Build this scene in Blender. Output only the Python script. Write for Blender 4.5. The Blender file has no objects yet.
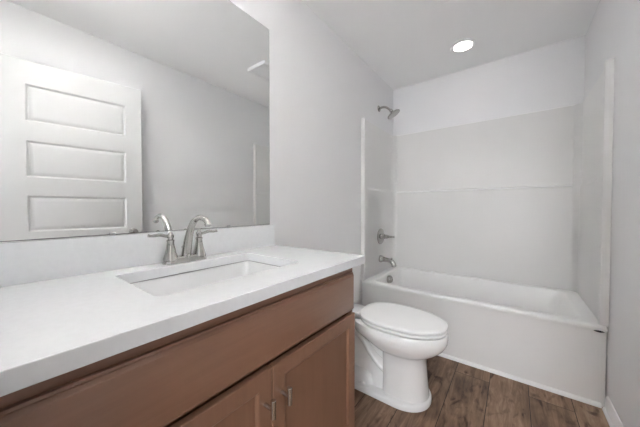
import bpy, bmesh, math, random
from mathutils import Vector, Matrix
random.seed(4)
S = bpy.context.scene
COL = S.collection
R = math.radians

# ------------------------------------------------------------------ camera
cam_d = bpy.data.cameras.new('camera')
cam_d.sensor_width = 36.0
cam_d.lens = 256.07 / 640 * 36.0
cam_d.clip_start = 0.02
cam = bpy.data.objects.new('camera', cam_d)
COL.objects.link(cam)
cam.location = (1.1076, 0.0, 1.1133)
cam.rotation_euler = (R(90 - 1.1445), 0, R(37.1563))
S.camera = cam

# ------------------------------------------------------------------ view, world, hall fill light
S.view_settings.view_transform = 'Standard'
S.view_settings.look = 'None'
S.view_settings.gamma = 1.0
S.view_settings.use_curve_mapping = False
S.view_settings.exposure = 0.77
S.cycles.max_bounces = 14
S.cycles.diffuse_bounces = 10
S.cycles.glossy_bounces = 6
S.cycles.sample_clamp_indirect = 0.0

w = bpy.data.worlds.new('sky')
S.world = w
w.use_nodes = True
bg = w.node_tree.nodes['Background']
bg.inputs[0].default_value = (0.86, 0.93, 1.0, 1)
bg.inputs[1].default_value = 1.0

def area(name, loc, rot, sx, sy, power, color, spread=180):
    d = bpy.data.lights.new(name, 'AREA')
    d.shape = 'RECTANGLE'; d.size = sx; d.size_y = sy
    d.energy = power; d.color = color; d.spread = R(spread)
    o = bpy.data.objects.new(name, d); COL.objects.link(o)
    o.location = loc; o.rotation_euler = rot
    return o
# added fill light in the unseen hallway, reaching the bathroom by the open doorway
area('hall_fill_light', (1.40, -1.60, 1.35), (R(90), 0, 0), 0.76, 1.7, 22, (0.95, 0.975, 1.0))

# ------------------------------------------------------------------ materials
def mat(name, col, rough=0.5, metal=0.0, spec=0.5, coat=0.0, bump=None, var=None, ior=None):
    m = bpy.data.materials.new(name); m.use_nodes = True
    nt = m.node_tree; b = nt.nodes['Principled BSDF']
    b.inputs['Base Color'].default_value = (*col, 1)
    b.inputs['Roughness'].default_value = rough
    b.inputs['Metallic'].default_value = metal
    b.inputs['Specular IOR Level'].default_value = spec
    b.inputs['Coat Weight'].default_value = coat
    b.inputs['Coat Roughness'].default_value = 0.08
    tc = nt.nodes.new('ShaderNodeTexCoord')
    if bump:
        n = nt.nodes.new('ShaderNodeTexNoise'); n.inputs['Scale'].default_value = bump[0]; n.inputs['Detail'].default_value = 3
        bp = nt.nodes.new('ShaderNodeBump'); bp.inputs['Strength'].default_value = bump[1]; bp.inputs['Distance'].default_value = 0.002
        nt.links.new(tc.outputs['Object'], n.inputs['Vector'])
        nt.links.new(n.outputs['Fac'], bp.inputs['Height'])
        nt.links.new(bp.outputs['Normal'], b.inputs['Normal'])
    if var:
        n = nt.nodes.new('ShaderNodeTexNoise'); n.inputs['Scale'].default_value = var[0]; n.inputs['Detail'].default_value = 5
        rp = nt.nodes.new('ShaderNodeValToRGB')
        k = var[1]
        rp.color_ramp.elements[0].position = 0.3; rp.color_ramp.elements[1].position = 0.7
        rp.color_ramp.elements[0].color = (col[0] * (1 - k), col[1] * (1 - k), col[2] * (1 - k), 1)
        rp.color_ramp.elements[1].color = (*[min(1, c * (1 + k)) for c in col], 1)
        nt.links.new(tc.outputs['Object'], n.inputs['Vector'])
        nt.links.new(n.outputs['Fac'], rp.inputs['Fac'])
        nt.links.new(rp.outputs['Color'], b.inputs['Base Color'])
    return m

def wood(name, axis, dark, light, rough=0.36):
    m = bpy.data.materials.new(name); m.use_nodes = True
    nt = m.node_tree; b = nt.nodes['Principled BSDF']
    b.inputs['Roughness'].default_value = rough
    b.inputs['Coat Weight'].default_value = 0.3; b.inputs['Coat Roughness'].default_value = 0.3
    tc = nt.nodes.new('ShaderNodeTexCoord'); mp = nt.nodes.new('ShaderNodeMapping')
    sc = [26, 26, 26]; sc[axis] = 1.6
    mp.inputs['Scale'].default_value = sc
    n1 = nt.nodes.new('ShaderNodeTexNoise'); n1.inputs['Scale'].default_value = 1.6; n1.inputs['Detail'].default_value = 8
    n1.inputs['Roughness'].default_value = 0.65; n1.inputs['Distortion'].default_value = 0.6
    n2 = nt.nodes.new('ShaderNodeTexNoise'); n2.inputs['Scale'].default_value = 5; n2.inputs['Detail'].default_value = 3
    mx = nt.nodes.new('ShaderNodeMath'); mx.operation = 'MULTIPLY_ADD'; mx.inputs[1].default_value = 0.6
    sc2 = nt.nodes.new('ShaderNodeMath'); sc2.operation = 'MULTIPLY'; sc2.inputs[1].default_value = 0.4
    rp = nt.nodes.new('ShaderNodeValToRGB')
    rp.color_ramp.elements[0].position = 0.25; rp.color_ramp.elements[0].color = (*dark, 1)
    rp.color_ramp.elements[1].position = 0.75; rp.color_ramp.elements[1].color = (*light, 1)
    L = nt.links.new
    L(tc.outputs['Object'], mp.inputs['Vector']); L(mp.outputs['Vector'], n1.inputs['Vector'])
    L(tc.outputs['Object'], n2.inputs['Vector'])
    L(n2.outputs['Fac'], sc2.inputs[0]); L(n1.outputs['Fac'], mx.inputs[0]); L(sc2.outputs[0], mx.inputs[2])
    L(mx.outputs[0], rp.inputs['Fac']); L(rp.outputs['Color'], b.inputs['Base Color'])
    return m

def floor_mat():
    m = bpy.data.materials.new('vinyl_planks'); m.use_nodes = True
    nt = m.node_tree; b = nt.nodes['Principled BSDF']; L = nt.links.new
    b.inputs['Roughness'].default_value = 0.5
    b.inputs['Specular IOR Level'].default_value = 0.3
    tc = nt.nodes.new('ShaderNodeTexCoord'); sp = nt.nodes.new('ShaderNodeSeparateXYZ')
    ax = nt.nodes.new('ShaderNodeMath'); ax.operation = 'ADD'; ax.inputs[1].default_value = -0.018
    ay = nt.nodes.new('ShaderNodeMath'); ay.operation = 'ADD'; ay.inputs[1].default_value = 0.05
    cb = nt.nodes.new('ShaderNodeCombineXYZ')
    L(tc.outputs['Object'], sp.inputs[0]); L(sp.outputs['X'], ax.inputs[0]); L(sp.outputs['Y'], ay.inputs[0])
    L(ay.outputs[0], cb.inputs['X']); L(ax.outputs[0], cb.inputs['Y'])
    br = nt.nodes.new('ShaderNodeTexBrick')
    br.offset = 0.37; br.offset_frequency = 2; br.squash = 1
    br.inputs['Color1'].default_value = (0, 0, 0, 1); br.inputs['Color2'].default_value = (1, 1, 1, 1)
    br.inputs['Mortar'].default_value = (0.5, 0.5, 0.5, 1)
    br.inputs['Scale'].default_value = 1; br.inputs['Mortar Size'].default_value = 0.0018
    br.inputs['Mortar Smooth'].default_value = 0.2
    br.inputs['Brick Width'].default_value = 1.22; br.inputs['Row Height'].default_value = 0.1955
    L(cb.outputs[0], br.inputs['Vector'])
    # per-plank shift of the grain
    sh = nt.nodes.new('ShaderNodeVectorMath'); sh.operation = 'MULTIPLY'; sh.inputs[1].default_value = (7, 9, 5)
    L(br.outputs['Color'], sh.inputs[0])
    ad = nt.nodes.new('ShaderNodeVectorMath'); ad.operation = 'ADD'
    L(cb.outputs[0], ad.inputs[0]); L(sh.outputs[0], ad.inputs[1])
    mp = nt.nodes.new('ShaderNodeMapping'); mp.inputs['Scale'].default_value = (3.2, 26, 1)
    L(ad.outputs[0], mp.inputs['Vector'])
    n1 = nt.nodes.new('ShaderNodeTexNoise'); n1.inputs['Scale'].default_value = 1.0; n1.inputs['Detail'].default_value = 9
    n1.inputs['Roughness'].default_value = 0.68; n1.inputs['Distortion'].default_value = 1.3
    L(mp.outputs['Vector'], n1.inputs['Vector'])
    mp2 = nt.nodes.new('ShaderNodeMapping'); mp2.inputs['Scale'].default_value = (2.2, 6, 1)
    L(ad.outputs[0], mp2.inputs['Vector'])
    n2 = nt.nodes.new('ShaderNodeTexNoise'); n2.inputs['Scale'].default_value = 1.4; n2.inputs['Detail'].default_value = 4
    n2.inputs['Distortion'].default_value = 0.8
    L(mp2.outputs['Vector'], n2.inputs['Vector'])
    a1 = nt.nodes.new('ShaderNodeMath'); a1.operation = 'MULTIPLY_ADD'; a1.inputs[1].default_value = 0.55
    a2 = nt.nodes.new('ShaderNodeMath'); a2.operation = 'MULTIPLY'; a2.inputs[1].default_value = 0.45
    L(n2.outputs['Fac'], a2.inputs[0]); L(n1.outputs['Fac'], a1.inputs[0]); L(a2.outputs[0], a1.inputs[2])
    pl = nt.nodes.new('ShaderNodeMath'); pl.operation = 'MULTIPLY_ADD'; pl.inputs[1].default_value = 0.13
    L(br.outputs['Color'], pl.inputs[0]); L(a1.outputs[0], pl.inputs[2])
    rp = nt.nodes.new('ShaderNodeValToRGB'); e = rp.color_ramp.elements
    e[0].position = 0.36; e[0].color = FLOOR_C[0]
    e[1].position = 0.78; e[1].color = FLOOR_C[3]
    q = e.new(0.50); q.color = FLOOR_C[1]
    q = e.new(0.62); q.color = FLOOR_C[2]
    L(pl.outputs[0], rp.inputs['Fac'])
    mp3 = nt.nodes.new('ShaderNodeMapping'); mp3.inputs['Scale'].default_value = (5.5, 14, 1)
    L(ad.outputs[0], mp3.inputs['Vector'])
    n3 = nt.nodes.new('ShaderNodeTexNoise'); n3.inputs['Scale'].default_value = 1.0; n3.inputs['Detail'].default_value = 5; n3.inputs['Distortion'].default_value = 1.5
    L(mp3.outputs['Vector'], n3.inputs['Vector'])
    kr = nt.nodes.new('ShaderNodeValToRGB'); ke = kr.color_ramp.elements
    ke[0].position = 0.30; ke[0].color = (0.32, 0.27, 0.24, 1); ke[1].position = 0.46; ke[1].color = (1, 1, 1, 1)
    L(n3.outputs['Fac'], kr.inputs['Fac'])
    km = nt.nodes.new('ShaderNodeMix'); km.data_type = 'RGBA'; km.blend_type = 'MULTIPLY'; km.inputs[0].default_value = 1.0
    L(rp.outputs['Color'], km.inputs[6]); L(kr.outputs['Color'], km.inputs[7])
    mx = nt.nodes.new('ShaderNodeMix'); mx.data_type = 'RGBA'
    mx.inputs[7].default_value = (0.022, 0.014, 0.010, 1)
    L(br.outputs['Fac'], mx.inputs[0]); L(km.outputs[2], mx.inputs[6]); L(mx.outputs[2], b.inputs['Base Color'])
    bp = nt.nodes.new('ShaderNodeBump'); bp.inputs['Strength'].default_value = 0.25; bp.inputs['Distance'].default_value = 0.001
    L(n1.outputs['Fac'], bp.inputs['Height']); L(bp.outputs['Normal'], b.inputs['Normal'])
    return m
FLOOR_C = [(0.065, 0.037, 0.024, 1), (0.185, 0.112, 0.070, 1), (0.30, 0.192, 0.126, 1), (0.48, 0.35, 0.25, 1)]

M = {
    'wall': mat('wall_paint', (0.76, 0.76, 0.770), 0.55, spec=0.3, bump=(220, 0.12)),
    'ceiling': mat('ceiling_paint', (0.90, 0.90, 0.90), 0.8, spec=0.2, bump=(160, 0.15)),
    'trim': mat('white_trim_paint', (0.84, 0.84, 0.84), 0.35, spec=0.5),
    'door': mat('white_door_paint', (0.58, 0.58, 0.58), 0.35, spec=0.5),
    'acrylic': mat('white_fibreglass', (0.72, 0.715, 0.705), 0.32, spec=0.5),
    'tub': mat('white_tub_acrylic', (0.80, 0.795, 0.79), 0.35, spec=0.4),
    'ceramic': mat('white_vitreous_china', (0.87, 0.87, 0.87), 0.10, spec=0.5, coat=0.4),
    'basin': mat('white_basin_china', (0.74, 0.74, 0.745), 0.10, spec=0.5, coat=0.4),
    'plastic': mat('white_seat_plastic', (0.90, 0.90, 0.90), 0.22, spec=0.5),
    'counter': mat('white_cultured_marble', (0.75, 0.76, 0.775), 0.10, spec=0.6, coat=0.5, var=(60, 0.02)),
    'nickel': mat('brushed_nickel', (0.52, 0.505, 0.485), 0.12, 1.0),
    'steel': mat('satin_nickel_pull', (0.62, 0.60, 0.575), 0.2, 1.0),
    'dark_nickel': mat('shower_nickel', (0.42, 0.41, 0.39), 0.24, 1.0),
    'mirror': mat('mirror_glass', (0.90, 0.91, 0.905), 0.0, 1.0),
    'edge': mat('mirror_edge', (0.10, 0.11, 0.11), 0.3, 0.2),
    'clear': mat('clear_plastic', (0.5, 0.5, 0.5), 0.2),
    'rubber': mat('black_rubber', (0.02, 0.02, 0.02), 0.7),
    'caulk': mat('grey_caulk', (0.25, 0.25, 0.25), 0.6),
    'wood_y': wood('brown_maple_horizontal', 1, (0.215, 0.108, 0.065), (0.30, 0.158, 0.097)),
    'wood_z': wood('brown_maple_vertical', 2, (0.215, 0.108, 0.065), (0.30, 0.158, 0.097)),
    'wood_in': wood('brown_cabinet_frame', 1, (0.195, 0.095, 0.060), (0.275, 0.142, 0.090)),
    'floor': floor_mat(),
    'hall': mat('hall_paint', (0.75, 0.75, 0.74), 0.7),
}

def emis(name, col, strength):
    m = bpy.data.materials.new(name); m.use_nodes = True
    b = m.node_tree.nodes['Principled BSDF']
    b.inputs['Base Color'].default_value = (0.8, 0.8, 0.8, 1)
    b.inputs['Emission Color'].default_value = (*col, 1)
    b.inputs['Emission Strength'].default_value = strength
    return m
M['lens'] = emis('lit_downlight_lens', (1.0, 0.98, 0.94), 5.5)
M['shade'] = emis('lit_lamp_ring', (1.0, 0.985, 0.965), 5.0)
M['bowl'] = emis('lit_opal_glass', (1.0, 0.98, 0.95), 4.0)

# ------------------------------------------------------------------ mesh helpers
def root_loc(o):
    v = Vector((0, 0, 0))
    while o is not None:
        v += o.location; o = o.parent
    return v

def link(name, bm, m, parent=None, smooth=True, angle=35, bevel=None, local=False):
    bmesh.ops.recalc_face_normals(bm, faces=bm.faces[:])
    if parent is not None and not local:
        bmesh.ops.translate(bm, verts=bm.verts[:], vec=-root_loc(parent))
    me = bpy.data.meshes.new(name); bm.to_mesh(me); bm.free()
    o = bpy.data.objects.new(name, me); COL.objects.link(o)
    me.materials.append(M[m])
    if smooth:
        for p in me.polygons: p.use_smooth = True
        me.set_sharp_from_angle(angle=R(angle))
    if bevel:
        b = o.modifiers.new('edge', 'BEVEL'); b.width = bevel; b.segments = 3; b.limit_method = 'ANGLE'; b.angle_limit = R(40)
        b.harden_normals = True
    o.parent = parent
    return o

def thing(name, label, cat, loc=(0, 0, 0), rotz=0, group=None):
    o = bpy.data.objects.new(name, None); COL.objects.link(o)
    o.empty_display_size = 0.1
    o.location = loc; o.rotation_euler = (0, 0, rotz); o['label'] = label; o['category'] = cat
    if group: o['group'] = group
    return o

def tag(o, label, cat):
    o['label'] = label; o['category'] = cat
    return o

def struct(name, bm, m, parent=None, **k):
    o = link(name, bm, m, parent, **k)
    if parent is None: o['kind'] = 'structure'
    return o

def box(bm, x0, x1, y0, y1, z0, z1, bev=0, seg=2):
    vs = [bm.verts.new(p) for p in ((x0, y0, z0), (x1, y0, z0), (x1, y1, z0), (x0, y1, z0), (x0, y0, z1), (x1, y0, z1), (x1, y1, z1), (x0, y1, z1))]
    fs = [bm.faces.new([vs[i] for i in q]) for q in ((3, 2, 1, 0), (4, 5, 6, 7), (0, 1, 5, 4), (1, 2, 6, 5), (2, 3, 7, 6), (3, 0, 4, 7))]
    if bev:
        es = list({e for f in fs for e in f.edges})
        bmesh.ops.bevel(bm, geom=es, offset=bev, segments=seg, profile=0.5, affect='EDGES', clamp_overlap=True)
    return bm

def loft(bm, rings, cap0=True, cap1=True, closed=True):
    vr = [[bm.verts.new(p) for p in r] for r in rings]
    n = len(vr[0])
    for a, b in zip(vr, vr[1:]):
        for i in range(n if closed else n - 1):
            j = (i + 1) % n
            try: bm.faces.new((a[i], a[j], b[j], b[i]))
            except ValueError: pass
    if cap0: bm.faces.new(list(reversed(vr[0])))
    if cap1: bm.faces.new(vr[-1])
    return bm

def frame(d):
    d = d.normalized()
    u = Vector((0, 0, 1)) if abs(d.z) < 0.95 else Vector((0, 1, 0))
    a = d.cross(u).normalized()
    return a, a.cross(d).normalized()

def tube(bm, pts, rad, n=16, sx=1.0, sy=1.0):
    pts = [Vector(p) for p in pts]
    if not isinstance(rad, (list, tuple)): rad = [rad] * len(pts)
    rings = []; prev = None
    for i, p in enumerate(pts):
        d = (pts[min(i + 1, len(pts) - 1)] - pts[max(i - 1, 0)])
        if prev is None: a, b = frame(d)
        else:
            a = prev - d.normalized() * prev.dot(d.normalized()); a.normalize(); b = a.cross(d.normalized()).normalized()
        prev = a
        rings.append([p + a * (math.cos(t) * rad[i] * sx) + b * (math.sin(t) * rad[i] * sy) for t in [2 * math.pi * k / n for k in range(n)]])
    return loft(bm, rings)

def smoothpath(pts, k=6):
    P = [Vector(p) for p in pts]; out = []
    for i in range(len(P) - 1):
        p0 = P[max(i - 1, 0)]; p1 = P[i]; p2 = P[i + 1]; p3 = P[min(i + 2, len(P) - 1)]
        for j in range(k):
            t = j / k
            out.append(0.5 * ((2 * p1) + (p2 - p0) * t + (2 * p0 - 5 * p1 + 4 * p2 - p3) * t * t + (3 * p1 - p0 - 3 * p2 + p3) * t ** 3))
    out.append(P[-1])
    return out

def lathe(bm, o, d, prof, n=28, caps=True):
    """prof: (distance along d, radius)"""
    o = Vector(o); d = Vector(d).normalized(); a, b = frame(d)
    rings = [[o + d * h + (a * math.cos(t) + b * math.sin(t)) * max(r, 1e-4) for t in [2 * math.pi * k / n for k in range(n)]] for h, r in prof]
    return loft(bm, rings, caps, caps)

def rr(cx, cy, hx, hy, r, z, n=6):
    r = min(r, hx * 0.999, hy * 0.999); out = []
    for qx, qy, a0 in ((1, 1, 0), (-1, 1, 90), (-1, -1, 180), (1, -1, 270)):
        for k in range(n + 1):
            t = R(a0 + 90 * k / n)
            out.append((cx + qx * (hx - r) + r * math.cos(t), cy + qy * (hy - r) + r * math.sin(t), z))
    return out

def plate_with_hole(bm, outer, inner, z1, z0):
    def ring(pts):
        vs = [bm.verts.new((p[0], p[1], z1)) for p in pts]
        return [bm.edges.new((vs[i], vs[(i + 1) % len(vs)])) for i in range(len(vs))]
    es = ring(outer) + ring(inner)
    r = bmesh.ops.triangle_fill(bm, edges=es, use_beauty=True, use_dissolve=False)
    fs = [g for g in r['geom'] if isinstance(g, bmesh.types.BMFace)]
    ex = bmesh.ops.extrude_face_region(bm, geom=fs)
    vs = [g for g in ex['geom'] if isinstance(g, bmesh.types.BMVert)]
    bmesh.ops.translate(bm, verts=vs, vec=(0, 0, z0 - z1))
    return bm

NB = bmesh.new
# ------------------------------------------------------------------ the room
W, D, H = 1.532, 2.843, 2.4558
DX0, DX1, DZ = 0.735, 1.492, 2.10          # doorway in the wall behind the camera
struct('floor', box(NB(), -0.12, W + 0.12, -1.75, D + 0.12, -0.12, 0.0), 'floor', smooth=False)
struct('ceiling', box(NB(), -0.12, W + 0.12, -0.09, D + 0.12, H, H + 0.12), 'ceiling', smooth=False)
struct('wall_left', box(NB(), -0.12, 0.0, -0.09, D + 0.12, 0, H), 'wall', smooth=False)
struct('wall_right', box(NB(), W, W + 0.12, -0.09, D + 0.12, 0, H), 'wall', smooth=False)
struct('wall_far', box(NB(), 0, W, D, D + 0.12, 0, H), 'wall', smooth=False)
bm = NB()
box(bm, 0, DX0, -0.12, -0.015, 0, H); box(bm, DX1, W, -0.12, -0.015, 0, H); box(bm, DX0, DX1, -0.12, -0.015, DZ, H)
struct('wall_near', bm, 'wall', smooth=False)
bm = NB()                                   # jamb lining and hallway-side casing of the doorway
box(bm, DX0 - 0.0, DX0 + 0.016, -0.122, -0.010, 0, DZ); box(bm, DX1 - 0.012, DX1, -0.122, -0.010, 0, DZ)
box(bm, DX0, DX1, -0.122, -0.010, DZ - 0.012, DZ)
box(bm, DX0 - 0.06, DX0 + 0.006, -0.138, -0.12, 0, DZ + 0.06, 0.003); box(bm, DX1 - 0.006, DX1 + 0.04, -0.138, -0.12, 0, DZ + 0.06, 0.003)
box(bm, DX0 - 0.06, DX1 + 0.04, -0.138, -0.12, DZ - 0.006, DZ + 0.06, 0.003)
struct('trim_1', bm, 'trim')
# hallway behind the camera: side walls, ceiling and a back wall with an added window opening
bm = NB(); box(bm, -0.12, -0.0, -1.75, -0.12, 0, H); struct('wall_hall_left', bm, 'hall', smooth=False)
bm = NB(); box(bm, W + 0.3, W + 0.42, -1.75, -0.12, 0, H); box(bm, W, W + 0.42, -0.13, -0.10, 0, H); struct('wall_hall_right', bm, 'hall', smooth=False)
bm = NB(); box(bm, -0.12, W + 0.42, -1.75, -0.1, H, H + 0.1); struct('ceiling_hall', bm, 'hall', smooth=False)
bm = NB()
box(bm, -0.12, 1.00, -1.75, -1.63, 0, H); box(bm, 1.80, W + 0.42, -1.75, -1.63, 0, H)
box(bm, 1.00, 1.80, -1.75, -1.63, 0, 0.45); box(bm, 1.00, 1.80, -1.75, -1.63, 2.25, H)
struct('wall_hall_back', bm, 'hall', smooth=False)
bm = NB()
for x in (1.00, 1.76): box(bm, x, x + 0.04, -1.72, -1.66, 0.45, 2.25)
for z in (0.45, 1.33, 2.21): box(bm, 1.00, 1.80, -1.715, -1.665, z, z + 0.04)
struct('added_window_1', bm, 'trim', smooth=False)  # unseen window, added to go with the hall fill light

# baseboards
def baseboard(name, p0, p1, nrm, h=0.085, t=0.012):
    p0 = Vector((*p0, 0)); p1 = Vector((*p1, 0)); nrm = Vector((*nrm, 0))
    prof = [(0, 0), (t + 0.010, 0), (t + 0.009, 0.010), (t + 0.004, 0.016), (t, 0.018), (t, h - 0.012), (t * 0.55, h - 0.003), (t * 0.4, h), (0, h)]
    rings = [[p + nrm * a + Vector((0, 0, z)) for a, z in prof] for p in (p0, p1)]
    return struct(name, loft(NB(), rings), 'trim')
TF = 2.058                                  # front of the tub rim
baseboard('baseboard_left', (0, 1.03), (0, TF + 0.030), (1, 0))
baseboard('baseboard_right', (W, -0.012), (W, TF + 0.0), (-1, 0))
bm = NB()
prof = [(0, 0), (-0.018, 0), (-0.017, 0.007), (-0.013, 0.014), (-0.007, 0.0185), (0, 0.020)]
loft(bm, [[(x, 2.083 + a, z) for a, z in prof] for x in (0.028, W - 0.022)])
struct('trim_2', bm, 'trim')

# ------------------------------------------------------------------ open door (seen in the mirror)
ang = math.atan2(0.803 - 0.083, 1.3655 - 1.4753)
hx, hy = 1.3655 - 0.762 * math.cos(ang), 0.803 - 0.762 * math.sin(ang)
DW, DH, DT = 0.762, 2.072, 0.035
door = bpy.data.objects.new('door_1', None); COL.objects.link(door)
door.location = (hx, hy, 0.010); door.rotation_euler = (0, 0, ang); door['kind'] = 'structure'
# local: x along the door from hinge, y=0 the face towards the mirror (+y), body at y<0
bm = NB()
pz = [(0.215, 0.46), (0.582, 0.827), (0.944, 1.190), (1.308, 1.553), (1.677, 1.922)]
px0, px1 = 0.130, 0.662
xs = [0, px0, px1, DW]
zs = [0] + [v for p in pz for v in p] + [DH]
for s in (0, 1):
    def V(x, d, z): return bm.verts.new((x, (-d if s == 0 else -DT + d), z))
    for i in range(len(zs) - 1):
        for j in range(3):
            x0, x1, z0, z1 = xs[j], xs[j + 1], zs[i], zs[i + 1]
            if j == 1 and i % 2 == 1:
                lv = [(0, 0), (0.003, 0.001), (0.012, 0.010), (0.016, 0.011), (0.034, 0.0045), (0.037, 0.004)]
                rings = [[V(x0 + a, d, z0 + a), V(x1 - a, d, z0 + a), V(x1 - a, d, z1 - a), V(x0 + a, d, z1 - a)] for a, d in lv]
                for ra, rb in zip(rings, rings[1:]):
                    for k in range(4): bm.faces.new((ra[k], ra[(k + 1) % 4], rb[(k + 1) % 4], rb[k]))
                bm.faces.new(rings[-1])
            else:
                bm.faces.new((V(x0, 0, z0), V(x1, 0, z0), V(x1, 0, z1), V(x0, 0, z1)))
for q in (((0, 0, 0), (0, -DT, 0), (0, -DT, DH), (0, 0, DH)), ((DW, 0, 0), (DW, -DT, 0), (DW, -DT, DH), (DW, 0, DH)),
          ((0, 0, DH), (DW, 0, DH), (DW, -DT, DH), (0, -DT, DH)), ((0, 0, 0), (DW, 0, 0), (DW, -DT, 0), (0, -DT, 0))):
    bm.faces.new([bm.verts.new(p) for p in q])
bmesh.ops.remove_doubles(bm, verts=bm.verts[:], dist=1e-5)
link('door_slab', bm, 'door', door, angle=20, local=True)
for sy in (1, -1):
    bm = NB(); y = 0 if sy == 1 else -DT
    lathe(bm, (DW - 0.062, y, 0.912), (0, sy, 0), [(0, 0.031), (0.005, 0.031), (0.008, 0.026), (0.010, 0.012), (0.024, 0.011), (0.030, 0.018), (0.038, 0.026), (0.046, 0.0275), (0.053, 0.023), (0.056, 0.012), (0.0565, 0.001)])
    link('door_knob', bm, 'nickel', door, local=True)
for z in (0.2, 1.03, 1.86):
    bm = NB(); lathe(bm, (-0.004, 0.006, z), (0, 0, 1), [(0, 0.006), (0.09, 0.006)], 14)
    link('hinge', bm, 'nickel', door, local=True)

# ------------------------------------------------------------------ bathtub
bt = thing('bathtub', 'white alcove bathtub with plain apron between the end walls', 'bathtub', (W / 2, (TF + D) / 2, 0))
ZR = 0.460
yb = D - 0.002
bm = NB()
def tubring(x0, x1, y0, y1, r, z, n=8):
    return rr((x0 + x1) / 2, (y0 + y1) / 2, (x1 - x0) / 2, (y1 - y0) / 2, r, z, n)
x0, x1 = 0.026, W - 0.006
rings = [
    tubring(x0, x1, 2.083, yb, 0.004, 0.0),
    tubring(x0, x1, 2.083, yb, 0.004, 0.20),
    tubring(x0, x1, 2.078, yb, 0.004, 0.40),
    tubring(x0, x1, 2.074, yb, 0.004, 0.428),
    tubring(x0, x1, TF + 0.002, yb, 0.006, 0.434),
    tubring(x0, x1, TF, yb, 0.008, 0.446),
    tubring(x0 + 0.003, x1 - 0.003, TF + 0.004, yb - 0.003, 0.01, 0.457),
    tubring(x0 + 0.010, x1 - 0.010, TF + 0.012, yb - 0.01, 0.014, ZR),
    tubring(0.085, 1.437, TF + 0.064, D - 0.075, 0.055, ZR),
    tubring(0.092, 1.430, TF + 0.071, D - 0.081, 0.055, ZR - 0.003),
    tubring(0.097, 1.424, TF + 0.076, D - 0.086, 0.055, ZR - 0.012),
    tubring(0.112, 1.372, TF + 0.090, D - 0.100, 0.06, 0.30),
    tubring(0.130, 1.315, TF + 0.106, D - 0.116, 0.07, 0.16),
    tubring(0.160, 1.270, TF + 0.136, D - 0.146, 0.08, 0.105),
    tubring(0.22, 1.20, TF + 0.19, D - 0.20, 0.08, 0.090),
]
loft(bm, rings, True, True)
link('tub_shell', bm, 'tub', bt, angle=50)
bm = NB(); box(bm, 0.001, 0.027, 2.090, 2.112, 0.0, ZR - 0.001, 0.003); box(bm, 0.001, 0.027, 2.112, D - 0.002, ZR - 0.03, ZR - 0.001)
link('filler_strip', bm, 'tub', bt)
bm = NB(); lathe(bm, (0.110, 2.465, 0.400), (1, 0, 0.35), [(-0.02, 0.036), (0.010, 0.039), (0.022, 0.037), (0.032, 0.028), (0.034, 0.020), (0.031, 0.018), (0.030, 0.002)])
bmo = link('overflow_plate', bm, 'nickel', bt); bmo['label'] = 'round nickel overflow plate'
bm = NB(); lathe(bm, (0.36, 2.47, 0.089), (0, 0, 1), [(0, 0.035), (0.004, 0.033), (0.006, 0.02), (0.012, 0.018), (0.014, 0.002)])
link('drain', bm, 'nickel', bt)['label'] = 'nickel drain stopper'
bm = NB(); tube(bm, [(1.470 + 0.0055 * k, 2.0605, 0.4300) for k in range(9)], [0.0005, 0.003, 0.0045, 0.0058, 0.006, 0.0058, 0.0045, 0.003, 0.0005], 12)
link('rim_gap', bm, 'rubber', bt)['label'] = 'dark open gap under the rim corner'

# ------------------------------------------------------------------ shower surround
ss = thing('shower_surround', 'glossy white three-sided shower surround standing on the bathtub rim', 'shower surround', (W / 2, D, ZR))
YF = 2.074; ZS = 1.924; ZM = 1.2956
def side(sx):
    """right or left panel: plan profile from flange to the corner, lower half a little thicker"""
    def X(a): return a if sx < 0 else W - a
    def plan(t, fl):
        return [(0.001, YF), (fl - 0.006, YF), (fl - 0.0015, YF + 0.003), (fl, YF + 0.010), (fl, YF + 0.024), (fl - 0.004, YF + 0.032), (t, YF + 0.040),
                (t, D - 0.11), (0.001, D - 0.11)]
    rings = []
    for z, t, fl in ((ZR + 0.001, 0.026, 0.036), (ZM - 0.014, 0.026, 0.036), (ZM - 0.009, 0.0255, 0.036), (ZM + 0.006, 0.016, 0.036), (ZM + 0.012, 0.0155, 0.036), (ZS - 0.006, 0.0155, 0.036), (ZS - 0.0015, 0.014, 0.0345), (ZS, 0.011, 0.031)):
        rings.append([(X(a), y, z) for a, y in plan(t, fl)])
    return loft(NB(), rings)
link('side_panel', side(-1), 'acrylic', ss, angle=40)['label'] = 'panel with the shower valve and spout'
link('side_panel', side(1), 'acrylic', ss, angle=40)['label'] = 'plain panel on the right wall'
def back():
    def plan(t, s, r):
        out = [(0.001, D - 0.001), (0.001, D - 0.11), (s, D - 0.11)]
        cx, cy = s + r, D - t - r
        for k in range(9):
            a = R(180 - 90 * k / 8); out.append((cx + r * math.cos(a), cy + r * math.sin(a)))
        cx = W - s - r
        for k in range(9):
            a = R(90 - 90 * k / 8); out.append((cx + r * math.cos(a), cy + r * math.sin(a)))
        out += [(W - s, D - 0.11), (W - 0.001, D - 0.11), (W - 0.001, D - 0.001)]
        return out
    rings = []
    for z, t, s in ((ZR + 0.001, 0.036, 0.027), (ZM - 0.014, 0.036, 0.027), (ZM - 0.009, 0.0355, 0.0265), (ZM + 0.006, 0.024, 0.017), (ZM + 0.012, 0.0235, 0.0165), (ZS - 0.006, 0.0235, 0.0165), (ZS - 0.0015, 0.021, 0.015), (ZS, 0.016, 0.012)):
        rings.append([(x, y, z) for x, y in plan(t, s, 0.045)])
    return loft(NB(), rings)
link('back_panel', back(), 'acrylic', ss, angle=40)
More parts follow.
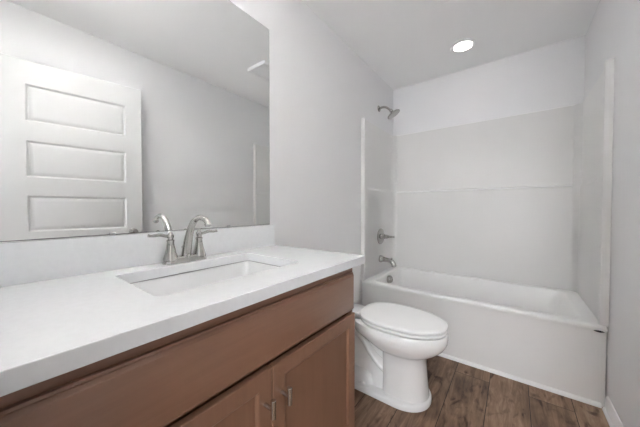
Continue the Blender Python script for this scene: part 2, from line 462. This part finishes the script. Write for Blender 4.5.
for cx_ in (0.027, W - 0.027):
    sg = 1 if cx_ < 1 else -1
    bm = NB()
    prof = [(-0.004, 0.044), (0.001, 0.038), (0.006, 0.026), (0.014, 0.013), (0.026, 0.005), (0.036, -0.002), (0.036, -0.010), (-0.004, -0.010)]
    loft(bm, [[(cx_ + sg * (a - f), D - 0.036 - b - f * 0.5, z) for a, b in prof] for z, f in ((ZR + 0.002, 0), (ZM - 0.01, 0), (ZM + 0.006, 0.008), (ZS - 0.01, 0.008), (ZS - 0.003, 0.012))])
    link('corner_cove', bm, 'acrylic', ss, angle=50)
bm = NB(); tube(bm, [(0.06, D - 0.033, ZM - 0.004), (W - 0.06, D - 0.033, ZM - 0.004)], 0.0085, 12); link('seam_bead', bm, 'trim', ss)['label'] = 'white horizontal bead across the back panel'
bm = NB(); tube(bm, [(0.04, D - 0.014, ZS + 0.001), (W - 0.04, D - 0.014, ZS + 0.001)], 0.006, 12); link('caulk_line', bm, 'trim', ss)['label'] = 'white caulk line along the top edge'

# shower head, valve and spout
YC = 2.45
sh = thing('showerhead', 'nickel shower head on a bent arm high above the tub', 'shower head', (0, YC, 2.125))
bm = NB(); lathe(bm, (0.0005, YC, 2.125), (1, 0, 0), [(0, 0.031), (0.004, 0.031), (0.010, 0.022), (0.014, 0.012)])
link('flange', bm, 'dark_nickel', sh)
hd = Vector((0.50, 0.18, -0.85)).normalized()
pj = Vector((0.128, YC, 2.080))
bm = NB(); tube(bm, smoothpath([(0.008, YC, 2.125), (0.04, YC, 2.130), (0.075, YC, 2.122), (0.105, YC, 2.10), tuple(pj)]), 0.011, 14)
link('shower_arm', bm, 'dark_nickel', sh)
bm = NB(); lathe(bm, pj - hd * 0.01, hd, [(0, 0.010), (0.004, 0.016), (0.018, 0.017), (0.026, 0.014), (0.034, 0.026), (0.044, 0.048), (0.052, 0.064), (0.060, 0.068), (0.066, 0.066), (0.067, 0.058), (0.066, 0.002)], 32)
link('head', bm, 'dark_nickel', sh)

XS = 0.0262
va = thing('shower_valve', 'round nickel tub and shower valve with lever above spout', 'valve', (XS, 2.45, 0.829))
bm = NB(); lathe(bm, (XS, 2.45, 0.829), (1, 0, 0), [(0, 0.082), (0.003, 0.082), (0.008, 0.077), (0.012, 0.060), (0.013, 0.030), (0.020, 0.027), (0.045, 0.024), (0.047, 0.019)], 40)
link('escutcheon', bm, 'dark_nickel', va)
bm = NB(); lathe(bm, (XS + 0.046, 2.45, 0.829), (1, 0, 0), [(0, 0.019), (0.022, 0.021), (0.030, 0.017), (0.034, 0.006)])
tube(bm, smoothpath([(XS + 0.055, 2.45, 0.829), (XS + 0.085, 2.462, 0.828), (XS + 0.110, 2.478, 0.827), (XS + 0.130, 2.49, 0.826)]), [0.015] * 6 + [0.012] * 6 + [0.0085] * 7, 14)
link('lever_handle', bm, 'dark_nickel', va)
sp = thing('tub_spout', 'nickel tub spout with turned down end under the valve', 'spout', (XS, 2.44, 0.602))
bm = NB(); lathe(bm, (XS, 2.44, 0.602), (1, 0, 0), [(0, 0.036), (0.016, 0.037), (0.028, 0.032), (0.034, 0.025)])
link('collar', bm, 'nickel', sp)
bm = NB(); tube(bm, smoothpath([(XS + 0.01, 2.44, 0.602), (XS + 0.05, 2.44, 0.599), (XS + 0.095, 2.44, 0.595), (XS + 0.125, 2.44, 0.585), (XS + 0.142, 2.44, 0.562), (XS + 0.146, 2.44, 0.540)]), [0.0265] * 8 + [0.023] * 5 + [0.022] * 5 + [0.024] * 13, 18)
link('spout_body', bm, 'nickel', sp)
bm = NB(); lathe(bm, (XS + 0.122, 2.44, 0.601), (0, 0, 1), [(0, 0.006), (0.012, 0.005), (0.014, 0.009), (0.022, 0.009), (0.024, 0.003)])
link('diverter_knob', bm, 'nickel', sp)

# ------------------------------------------------------------------ vanity cabinet
CT, CB = 0.9035, 0.8690
Y0, Y1 = -0.012, 1.014
XF = 0.524                                  # face frame; doors stand proud of it
vc = thing('vanity_cabinet', 'brown stained wooden vanity cabinet with two doors under white countertop', 'cabinet', (0.27, 0.505, 0))
bm = NB()
box(bm, 0.003, XF - 0.02, Y0, Y0 + 0.018, 0.0, CB - 0.001); box(bm, 0.003, XF - 0.02, Y1 - 0.018, Y1, 0.0, CB - 0.001)
box(bm, 0.003, XF - 0.02, Y0 + 0.018, Y1 - 0.018, 0.10, 0.118); box(bm, 0.003, 0.012, Y0 + 0.018, Y1 - 0.018, 0.118, CB - 0.001)
link('carcass', bm, 'wood_z', vc, smooth=False)
bm = NB()
box(bm, XF - 0.02, XF, Y0, Y1, 0.825, CB - 0.001); box(bm, XF - 0.02, XF, Y0, Y1, 0.10, 0.14)
box(bm, XF - 0.02, XF, Y0, Y0 + 0.04, 0.14, 0.825); box(bm, XF - 0.02, XF, Y1 - 0.04, Y1, 0.14, 0.825)
box(bm, XF - 0.06, XF - 0.045, Y0 + 0.018, Y1 - 0.018, 0.60, 0.70)
box(bm, XF - 0.044, XF - 0.020, 0.497, 0.522, 0.14, 0.63)
link('face_frame', bm, 'wood_in', vc, smooth=False)
bm = NB(); box(bm, XF - 0.09, XF - 0.075, Y0 + 0.018, Y1 - 0.018, 0, 0.10); link('toe_kick', bm, 'wood_in', vc, smooth=False)
# drawer front with an eased profile
def slab_front(bm, y0, y1, z0, z1, xb=XF + 0.001, xf=0.545):
    lv = [(0, 0), (0, xf - xb - 0.011), (0.0045, xf - xb - 0.0085), (0.0052, xf - xb - 0.0062), (0.012, xf - xb - 0.0006), (0.0135, xf - xb)]
    rings = [[(xb + d, y0 + a, z0 + a), (xb + d, y1 - a, z0 + a), (xb + d, y1 - a, z1 - a), (xb + d, y0 + a, z1 - a)] for a, d in lv]
    return loft(bm, rings)
bm = slab_front(NB(), Y0 + 0.006, 1.003, 0.659, 0.826)
link('drawer_front', bm, 'wood_y', vc, angle=25)
def cab_door(y0, y1, hy):
    z0, z1 = 0.115, 0.646
    xb, xf = XF + 0.001, 0.545
    fw = 0.056
    bm = NB(); t = xf - xb
    # frame ring with a small inner bevel, then the recessed panel
    lv = [(0, 0), (0, t - 0.003), (0.001, t - 0.001), (0.003, t), (fw - 0.008, t), (fw - 0.004, t - 0.002), (fw - 0.003, t - 0.0035), (fw, t - 0.0065), (fw + 0.0005, t - 0.011)]
    loft(bm, [[(xb + d, y0 + a, z0 + a), (xb + d, y1 - a, z0 + a), (xb + d, y1 - a, z1 - a), (xb + d, y0 + a, z1 - a)] for a, d in lv], True, False)
    d = link('door', bm, 'wood_z', vc, angle=25)
    bm = NB(); box(bm, xb + t - 0.014, xb + t - 0.0105, y0 + fw - 0.006, y1 - fw + 0.006, z0 + fw - 0.006, z1 - fw + 0.006)
    link('door_panel', bm, 'wood_z', d, smooth=False)
    bm = NB()
    lathe(bm, (xf, hy, 0.550), (1, 0, 0), [(0, 0.0062), (0.034, 0.0055)], 14)
    lathe(bm, (xf + 0.034, hy, 0.526), (0, 0, 1), [(0, 0.0066), (0.001, 0.0078), (0.051, 0.0078), (0.052, 0.0066)], 18)
    link('handle', bm, 'steel', d)['label'] = 'satin nickel T-bar pull'
    return d
cab_door(Y0 + 0.006, 0.5085, 0.482)['label'] = 'left cabinet door, hinged nearest the camera'
cab_door(0.5125, 1.003, 0.547)['label'] = 'right cabinet door, next to the toilet'

# ------------------------------------------------------------------ countertop, sink, faucet
SX0, SX1, SY0, SY1 = 0.112, 0.440, 0.248, 0.752
scx, scy = (SX0 + SX1) / 2, (SY0 + SY1) / 2
ct = thing('vanity_countertop', 'glossy white countertop with backsplash on the brown vanity', 'countertop', (0.287, 0.505, CB))
bm = NB()
plate_with_hole(bm, [(0.002, -0.013), (0.5825, -0.013), (0.5825, 1.024), (0.002, 1.024)], [p[:2] for p in rr(scx, scy, (SX1 - SX0) / 2, (SY1 - SY0) / 2, 0.018, 0)], CT, CB)
link('slab', bm, 'counter', ct, bevel=0.0025)
bm = NB(); box(bm, 0.001, 0.021, -0.013, 1.006, CT - 0.0005, 1.0205, 0.0018)
link('backsplash', bm, 'counter', ct)
sk = thing('undermount_sink', 'white rectangular sink set into the countertop below the faucet', 'sink', (scx, scy, 0.73))
bm = NB()
hx_, hy_ = (SX1 - SX0) / 2, (SY1 - SY0) / 2
rings = [rr(scx, scy, hx_ + 0.020, hy_ + 0.020, 0.03, CB - 0.012), rr(scx, scy, hx_ + 0.020, hy_ + 0.020, 0.03, CB - 0.0022),
         rr(scx, scy, hx_ + 0.004, hy_ + 0.004, 0.03, CB - 0.0022), rr(scx, scy, hx_ - 0.001, hy_ - 0.001, 0.03, CB - 0.006),
         rr(scx, scy, hx_ - 0.010, hy_ - 0.016, 0.04, 0.80), rr(scx, scy, hx_ - 0.025, hy_ - 0.045, 0.045, 0.765),
         rr(scx, scy, hx_ - 0.05, hy_ - 0.085, 0.05, 0.748), rr(scx, scy, 0.03, 0.03, 0.029, 0.740),
         rr(scx, scy, 0.03, 0.03, 0.029, 0.728), rr(scx, scy, hx_ - 0.05, hy_ - 0.085, 0.05, 0.735), rr(scx, scy, hx_ - 0.01, hy_ - 0.03, 0.045, 0.76), rr(scx, scy, hx_ + 0.004, hy_ - 0.0, 0.04, CB - 0.02)]
loft(bm, rings, False, False)
bmesh.ops.remove_doubles(bm, verts=bm.verts[:], dist=1e-6)
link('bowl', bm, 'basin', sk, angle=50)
bm = NB(); loft(bm, [rr(scx, scy, hx_ + 0.006, hy_ + 0.006, 0.022, CB - 0.0021), rr(scx, scy, hx_ + 0.006, hy_ + 0.006, 0.022, CB - 0.0004),
                     rr(scx, scy, hx_ + 0.0004, hy_ + 0.0004, 0.019, CB - 0.0004), rr(scx, scy, hx_ + 0.0004, hy_ + 0.0004, 0.019, CB - 0.0021)], False, False)
link('seam', bm, 'caulk', sk)['label'] = 'dark grey seam line under the counter edge'
bm = NB(); lathe(bm, (scx, scy, 0.7365), (0, 0, 1), [(0, 0.029), (0.005, 0.031), (0.006, 0.024), (0.004, 0.022), (0.008, 0.018), (0.010, 0.002)])
link('drain', bm, 'nickel', sk)['label'] = 'nickel pop-up drain'

FX, FY = 0.064, 0.488
fa = thing('faucet', 'brushed nickel two-handle faucet with arched spout behind the sink', 'faucet', (FX, FY, CT))
bm = NB()
rings = [rr(FX, FY, 0.027, 0.083, 0.025, CT + 0.0002), rr(FX, FY, 0.027, 0.083, 0.025, CT + 0.005), rr(FX, FY, 0.025, 0.081, 0.023, CT + 0.009),
         rr(FX, FY, 0.022, 0.076, 0.020, CT + 0.015), rr(FX, FY, 0.020, 0.072, 0.018, CT + 0.022), rr(FX, FY, 0.016, 0.068, 0.015, CT + 0.024)]
loft(bm, rings)
link('base_plate', bm, 'nickel', fa, angle=50)
pth = smoothpath([(FX + 0.004, FY, CT + 0.018), (FX + 0.014, FY, CT + 0.060), (FX + 0.031, FY, CT + 0.105), (FX + 0.055, FY, CT + 0.144), (FX + 0.082, FY, CT + 0.167),
                  (FX + 0.115, FY, CT + 0.176), (FX + 0.148, FY, CT + 0.171), (FX + 0.165, FY, CT + 0.161), (FX + 0.171, FY, CT + 0.151)], 5)
nr = len(pth); rad = []
for i in range(nr):
    t = i / (nr - 1)
    rad.append(0.0190 - 0.0085 * t / 0.5 if t < 0.5 else 0.0105 - 0.0008 * (t - 0.5) / 0.5)
bm = NB(); tube(bm, pth, rad, 20)
lathe(bm, pth[-1], pth[-1] - pth[-2], [(-0.006, 0.0105), (-0.004, 0.0118), (0.004, 0.0118), (0.005, 0.009), (0.003, 0.002)], 20)
link('spout', bm, 'nickel', fa, angle=50)
bm = NB(); tube(bm, [(FX - 0.020, FY, CT + 0.018), (FX - 0.020, FY, CT + 0.050)], 0.0022, 10)
lathe(bm, (FX - 0.020, FY, CT + 0.048), (0, 0, 1), [(0, 0.003), (0.003, 0.0055), (0.008, 0.006), (0.011, 0.003)], 14)
link('lift_rod', bm, 'nickel', fa)
bm = NB(); lathe(bm, (FX + 0.022, FY, CT + 0.020), (0.4, 0, 1), [(0, 0.006), (0.005, 0.0075), (0.010, 0.006), (0.012, 0.002)], 16)
link('button', bm, 'nickel', fa)
for s in (-1, 1):
    yb_ = FY + s * 0.0555
    bm = NB()
    lathe(bm, (FX, yb_, CT + 0.012), (0, 0, 1), [(0, 0.0262), (0.008, 0.0258), (0.018, 0.0225), (0.034, 0.0182), (0.052, 0.0148), (0.070, 0.0122), (0.072, 0.0138), (0.077, 0.0138), (0.079, 0.011)], 24)
    link('handle_body', bm, 'nickel', fa, angle=50)
    bm = NB()
    lathe(bm, (FX, yb_, CT + 0.0905), (0, 0, 1), [(0, 0.0095), (0.005, 0.0105), (0.013, 0.0125), (0.019, 0.011), (0.024, 0.007), (0.027, 0.0065), (0.030, 0.003)], 20)
    ly = [(FX, yb_, CT + 0.104), (FX + 0.002, yb_ + s * 0.018, CT + 0.106), (FX + 0.004, yb_ + s * 0.040, CT + 0.112), (FX + 0.005, yb_ + s * 0.062, CT + 0.110), (FX + 0.006, yb_ + s * 0.077, CT + 0.112)]
    pp = smoothpath(ly, 5); k = len(pp)
    tube(bm, pp, [0.0048 + 0.0014 * abs(math.sin(math.pi * i / (k - 1) * 1.2)) for i in range(k)], 14)
    link('lever', bm, 'nickel', fa, angle=60)

# ------------------------------------------------------------------ mirror
mi = thing('wall_mirror', 'large frameless rectangular mirror on the wall above the backsplash', 'mirror', (0, 0.48, 1.0225))
bm = NB(); box(bm, 0.0005, 0.0055, -0.012, 0.9835, 1.0225, 2.1107)
link('mirror_backing', bm, 'edge', mi, smooth=False)
bm = NB(); box(bm, 0.0056, 0.0062, -0.011, 0.9815, 1.0242, 2.1087)
link('mirror_glass', bm, 'mirror', mi, smooth=False)
for y in (0.27, 0.72):
    bm = NB(); box(bm, 0.0005, 0.009, y - 0.008, y + 0.008, 1.0215, 1.0315, 0.0012)
    link('mirror_clip', bm, 'clear', mi)

# ------------------------------------------------------------------ toilet
TY = 1.52
to = thing('toilet', 'white two-piece toilet with closed lid between vanity and tub', 'toilet', (0.45, TY, 0))
def egg(xb, xf, hw, z, n=40, back=3.2, xm=None):
    if xm is None: xm = xb + (xf - xb) * 0.42
    out = []
    for k in range(n):
        a = 2 * math.pi * k / n; c, s = math.cos(a), math.sin(a)
        if c >= 0: x = xm + (xf - xm) * (abs(c) ** (2 / 2.15)); y = hw * math.copysign(abs(s) ** (2 / 2.15), s)
        else: x = xm - (xm - xb) * (abs(c) ** (2 / back)); y = hw * math.copysign(abs(s) ** (2 / back), s)
        out.append((x, TY + y, z))
    return out
ZB = 0.420
bm = NB()
# foot plate
rings = [egg(0.10, 0.744, 0.148, 0.001, back=9, xm=0.58), egg(0.10, 0.744, 0.148, 0.022, back=9, xm=0.58), egg(0.103, 0.740, 0.144, 0.031, back=9, xm=0.58), egg(0.115, 0.728, 0.132, 0.036, back=9, xm=0.58)]
loft(bm, rings)
# rear pedestal under the deck
rings = [egg(0.11, 0.60, 0.105, 0.030, back=6, xm=0.40), egg(0.11, 0.60, 0.088, 0.075, back=6, xm=0.40), egg(0.12, 0.58, 0.060, 0.12, back=5, xm=0.36), egg(0.14, 0.50, 0.048, 0.25, back=4, xm=0.32), egg(0.12, 0.50, 0.07, 0.36, back=4, xm=0.3), egg(0.10, 0.52, 0.09, 0.385, back=4, xm=0.3)]
loft(bm, rings)
# front column and bowl
rings = [egg(0.490, 0.734, 0.122, 0.030, back=5), egg(0.490, 0.729, 0.119, 0.06, back=5), egg(0.489, 0.722, 0.114, 0.14, back=5), egg(0.487, 0.717, 0.111, 0.21, back=5), egg(0.485, 0.716, 0.111, 0.262, back=5),
         egg(0.470, 0.724, 0.118, 0.274, back=4), egg(0.435, 0.752, 0.138, 0.288, back=3), egg(0.40, 0.782, 0.156, 0.308, back=2.8), egg(0.355, 0.808, 0.171, 0.332, back=2.8), egg(0.325, 0.821, 0.179, 0.352, back=3),
         egg(0.30, 0.8265, 0.1835, 0.366, back=3), egg(0.295, 0.829, 0.185, 0.378, back=3), egg(0.295, 0.829, 0.185, ZB - 0.005, back=3), egg(0.298, 0.825, 0.181, ZB, back=3)]
loft(bm, rings)
# trapway: the S-curve pipe that shows on the side
pth = smoothpath([(0.56, TY, 0.125), (0.50, TY, 0.145), (0.44, TY, 0.185), (0.395, TY, 0.235), (0.350, TY, 0.290), (0.29, TY, 0.318), (0.235, TY, 0.295), (0.21, TY, 0.22), (0.225, TY, 0.13), (0.26, TY, 0.03)], 5)
tube(bm, pth, 0.036, 18, sx=2.6, sy=1.0)
pth = smoothpath([(0.56, TY, 0.205), (0.50, TY, 0.220), (0.455, TY, 0.246), (0.415, TY, 0.283), (0.375, TY, 0.325), (0.32, TY, 0.362)], 5)
tube(bm, pth, 0.0165, 18, sx=5.8, sy=1.0)
# low swelling over the floor bolts
loft(bm, [egg(0.20, 0.50, 0.125, 0.030, back=3), egg(0.215, 0.49, 0.120, 0.055, back=3), egg(0.25, 0.46, 0.105, 0.085, back=3), egg(0.29, 0.42, 0.08, 0.10, back=3)])
# deck that carries the tank
rings = [rr(0.20, TY, 0.16, 0.095, 0.05, 0.345), rr(0.20, TY, 0.17, 0.115, 0.05, 0.382), rr(0.20, TY, 0.172, 0.120, 0.05, 0.394), rr(0.20, TY, 0.172, 0.120, 0.05, ZB - 0.005), rr(0.20, TY, 0.167, 0.115, 0.05, ZB)]
loft(bm, rings)
link('bowl', bm, 'ceramic', to, angle=50)
def slab_egg(z0, z1, xb, xf, hw, e=0.006, back=2.6, dome=0.0):
    xm = xb + (xf - xb) * 0.44
    rings = [egg(xb + e * .6, xf - e * .6, hw - e * .6, z0, back=back, xm=xm), egg(xb, xf, hw, z0 + e * .7, back=back, xm=xm), egg(xb, xf, hw, z1 - e, back=back, xm=xm),
             egg(xb + e * .3, xf - e * .3, hw - e * .3, z1 - e * .35, back=back, xm=xm), egg(xb + e, xf - e, hw - e, z1, back=back, xm=xm)]
    for f in (0.85, 0.6, 0.3):
        c = (xb + xf) / 2; h = (xf - xb) / 2 * f
        rings.append(egg(c - h, c + h, hw * f, z1 + dome * (1 - f * f), back=back, xm=c - h + 2 * h * 0.44))
    return loft(NB(), rings)
link('seat', slab_egg(ZB + 0.008, ZB + 0.0205, 0.33, 0.826, 0.181, 0.003), 'plastic', to, angle=50)
link('lid', slab_egg(ZB + 0.0295, ZB + 0.0445, 0.325, 0.828, 0.183, 0.004, dome=0.003), 'plastic', to, angle=50)
for s in (-1, 1):
    bm = NB(); box(bm, 0.305, 0.345, TY + s * 0.075 - 0.022, TY + s * 0.075 + 0.022, ZB, ZB + 0.028, 0.006)
    link('hinge', bm, 'plastic', to)
    bm = NB(); lathe(bm, (0.375, TY + s * 0.118, 0.032), (0, 0, 1), [(0, 0.016), (0.006, 0.0155), (0.013, 0.012), (0.017, 0.006), (0.018, 0.001)], 18)
    link('bolt_cap', bm, 'plastic', to)
bm = NB()
rings = [rr(0.117, TY, 0.075, 0.175, 0.035, ZB + 0.001), rr(0.117, TY, 0.085, 0.188, 0.035, ZB + 0.03), rr(0.117, TY, 0.092, 0.196, 0.035, 0.70)]
loft(bm, rings); link('tank', bm, 'ceramic', to)
bm = NB()
rings = [rr(0.117, TY, 0.092, 0.197, 0.035, 0.7005), rr(0.117, TY, 0.100, 0.204, 0.035, 0.706), rr(0.117, TY, 0.100, 0.204, 0.035, 0.724), rr(0.117, TY, 0.094, 0.198, 0.03, 0.731)]
loft(bm, rings); link('tank_lid', bm, 'ceramic', to)
bm = NB(); lathe(bm, (0.207, TY - 0.14, 0.655), (1, 0, 0), [(0, 0.014), (0.012, 0.013), (0.016, 0.007)], 16)
tube(bm, [(0.221, TY - 0.14, 0.655), (0.224, TY - 0.10, 0.652), (0.224, TY - 0.07, 0.648)], 0.006, 10)
link('flush_lever', bm, 'nickel', to)

# ------------------------------------------------------------------ ceiling fixtures
rl = thing('recessed_light', 'round lit recessed downlight in the ceiling above the tub', 'ceiling light', (0.755, 2.416, H))
bm = NB(); lathe(bm, (0.755, 2.416, H - 0.0005), (0, 0, -1), [(0, 0.096), (0.004, 0.095), (0.009, 0.086), (0.010, 0.076), (0.007, 0.068), (0.002, 0.067)], 48)
link('trim_ring', bm, 'trim', rl)
bm = NB(); lathe(bm, (0.755, 2.416, H - 0.007), (0, 0, -1), [(0, 0.0675), (0.001, 0.0675), (0.002, 0.05), (0.0022, 0.001)], 48)
link('lens', bm, 'lens', rl)

ef = thing('exhaust_fan', 'square white exhaust fan grille on ceiling, seen in the mirror', 'vent', (0.84, 1.68, H))
bm = NB()
fx0, fx1, fy0, fy1 = 0.715, 0.965, 1.560, 1.810
fc = ((fx0 + fx1) / 2, (fy0 + fy1) / 2)
loft(bm, [rr(*fc, 0.125, 0.125, 0.012, H - 0.0005), rr(*fc, 0.125, 0.125, 0.012, H - 0.022), rr(*fc, 0.120, 0.120, 0.012, H - 0.030), rr(*fc, 0.100, 0.100, 0.008, H - 0.030), rr(*fc, 0.098, 0.098, 0.008, H - 0.011)], True, True)
link('frame', bm, 'trim', ef)
for k in range(11):
    y = fc[1] - 0.085 + 0.017 * k
    bm = NB(); box(bm, fc[0] - 0.098, fc[0] + 0.098, y - 0.005, y + 0.005, H - 0.0265, H - 0.0115, 0.0015)
    link('slat', bm, 'trim', ef)

# bowl lamp under the ceiling near the door: most of its light goes up to the ceiling
LX, LY = 0.56, 0.14
cl = thing('bowl_light', 'round lit glass bowl lamp on a short stem under the ceiling near the door', 'ceiling light', (LX, LY, H))
bm = NB(); lathe(bm, (LX, LY, H - 0.0005), (0, 0, -1), [(0, 0.062), (0.010, 0.060), (0.018, 0.045), (0.022, 0.010), (0.235, 0.010)], 32); link('canopy', bm, 'nickel', cl)
bm = NB(); lathe(bm, (LX, LY, H - 0.232), (0, 0, -1), [(0, 0.132), (0.003, 0.133), (0.020, 0.126), (0.036, 0.104), (0.048, 0.062), (0.053, 0.002), (0.050, 0.002), (0.045, 0.06), (0.033, 0.10), (0.018, 0.122), (0, 0.129), (0, 0.132)], 40, False)
link('glass_bowl', bm, 'bowl', cl)
bm = NB(); lathe(bm, (LX, LY, H - 0.246), (0, 0, -1), [(0, 0.06), (0.0005, 0.112), (0.004, 0.112), (0.0045, 0.06)], 40)
link('light_ring', bm, 'shade', cl)
up = bpy.data.lights.new('bowl_lamp', 'AREA'); up.shape = 'DISK'; up.size = 0.22; up.energy = 10; up.color = (1.0, 0.985, 0.965); up.spread = R(112)
uo = bpy.data.objects.new('bowl_lamp', up); COL.objects.link(uo); uo.location = (0, 0, -0.238); uo.rotation_euler = (R(180), 0, 0); uo.parent = cl
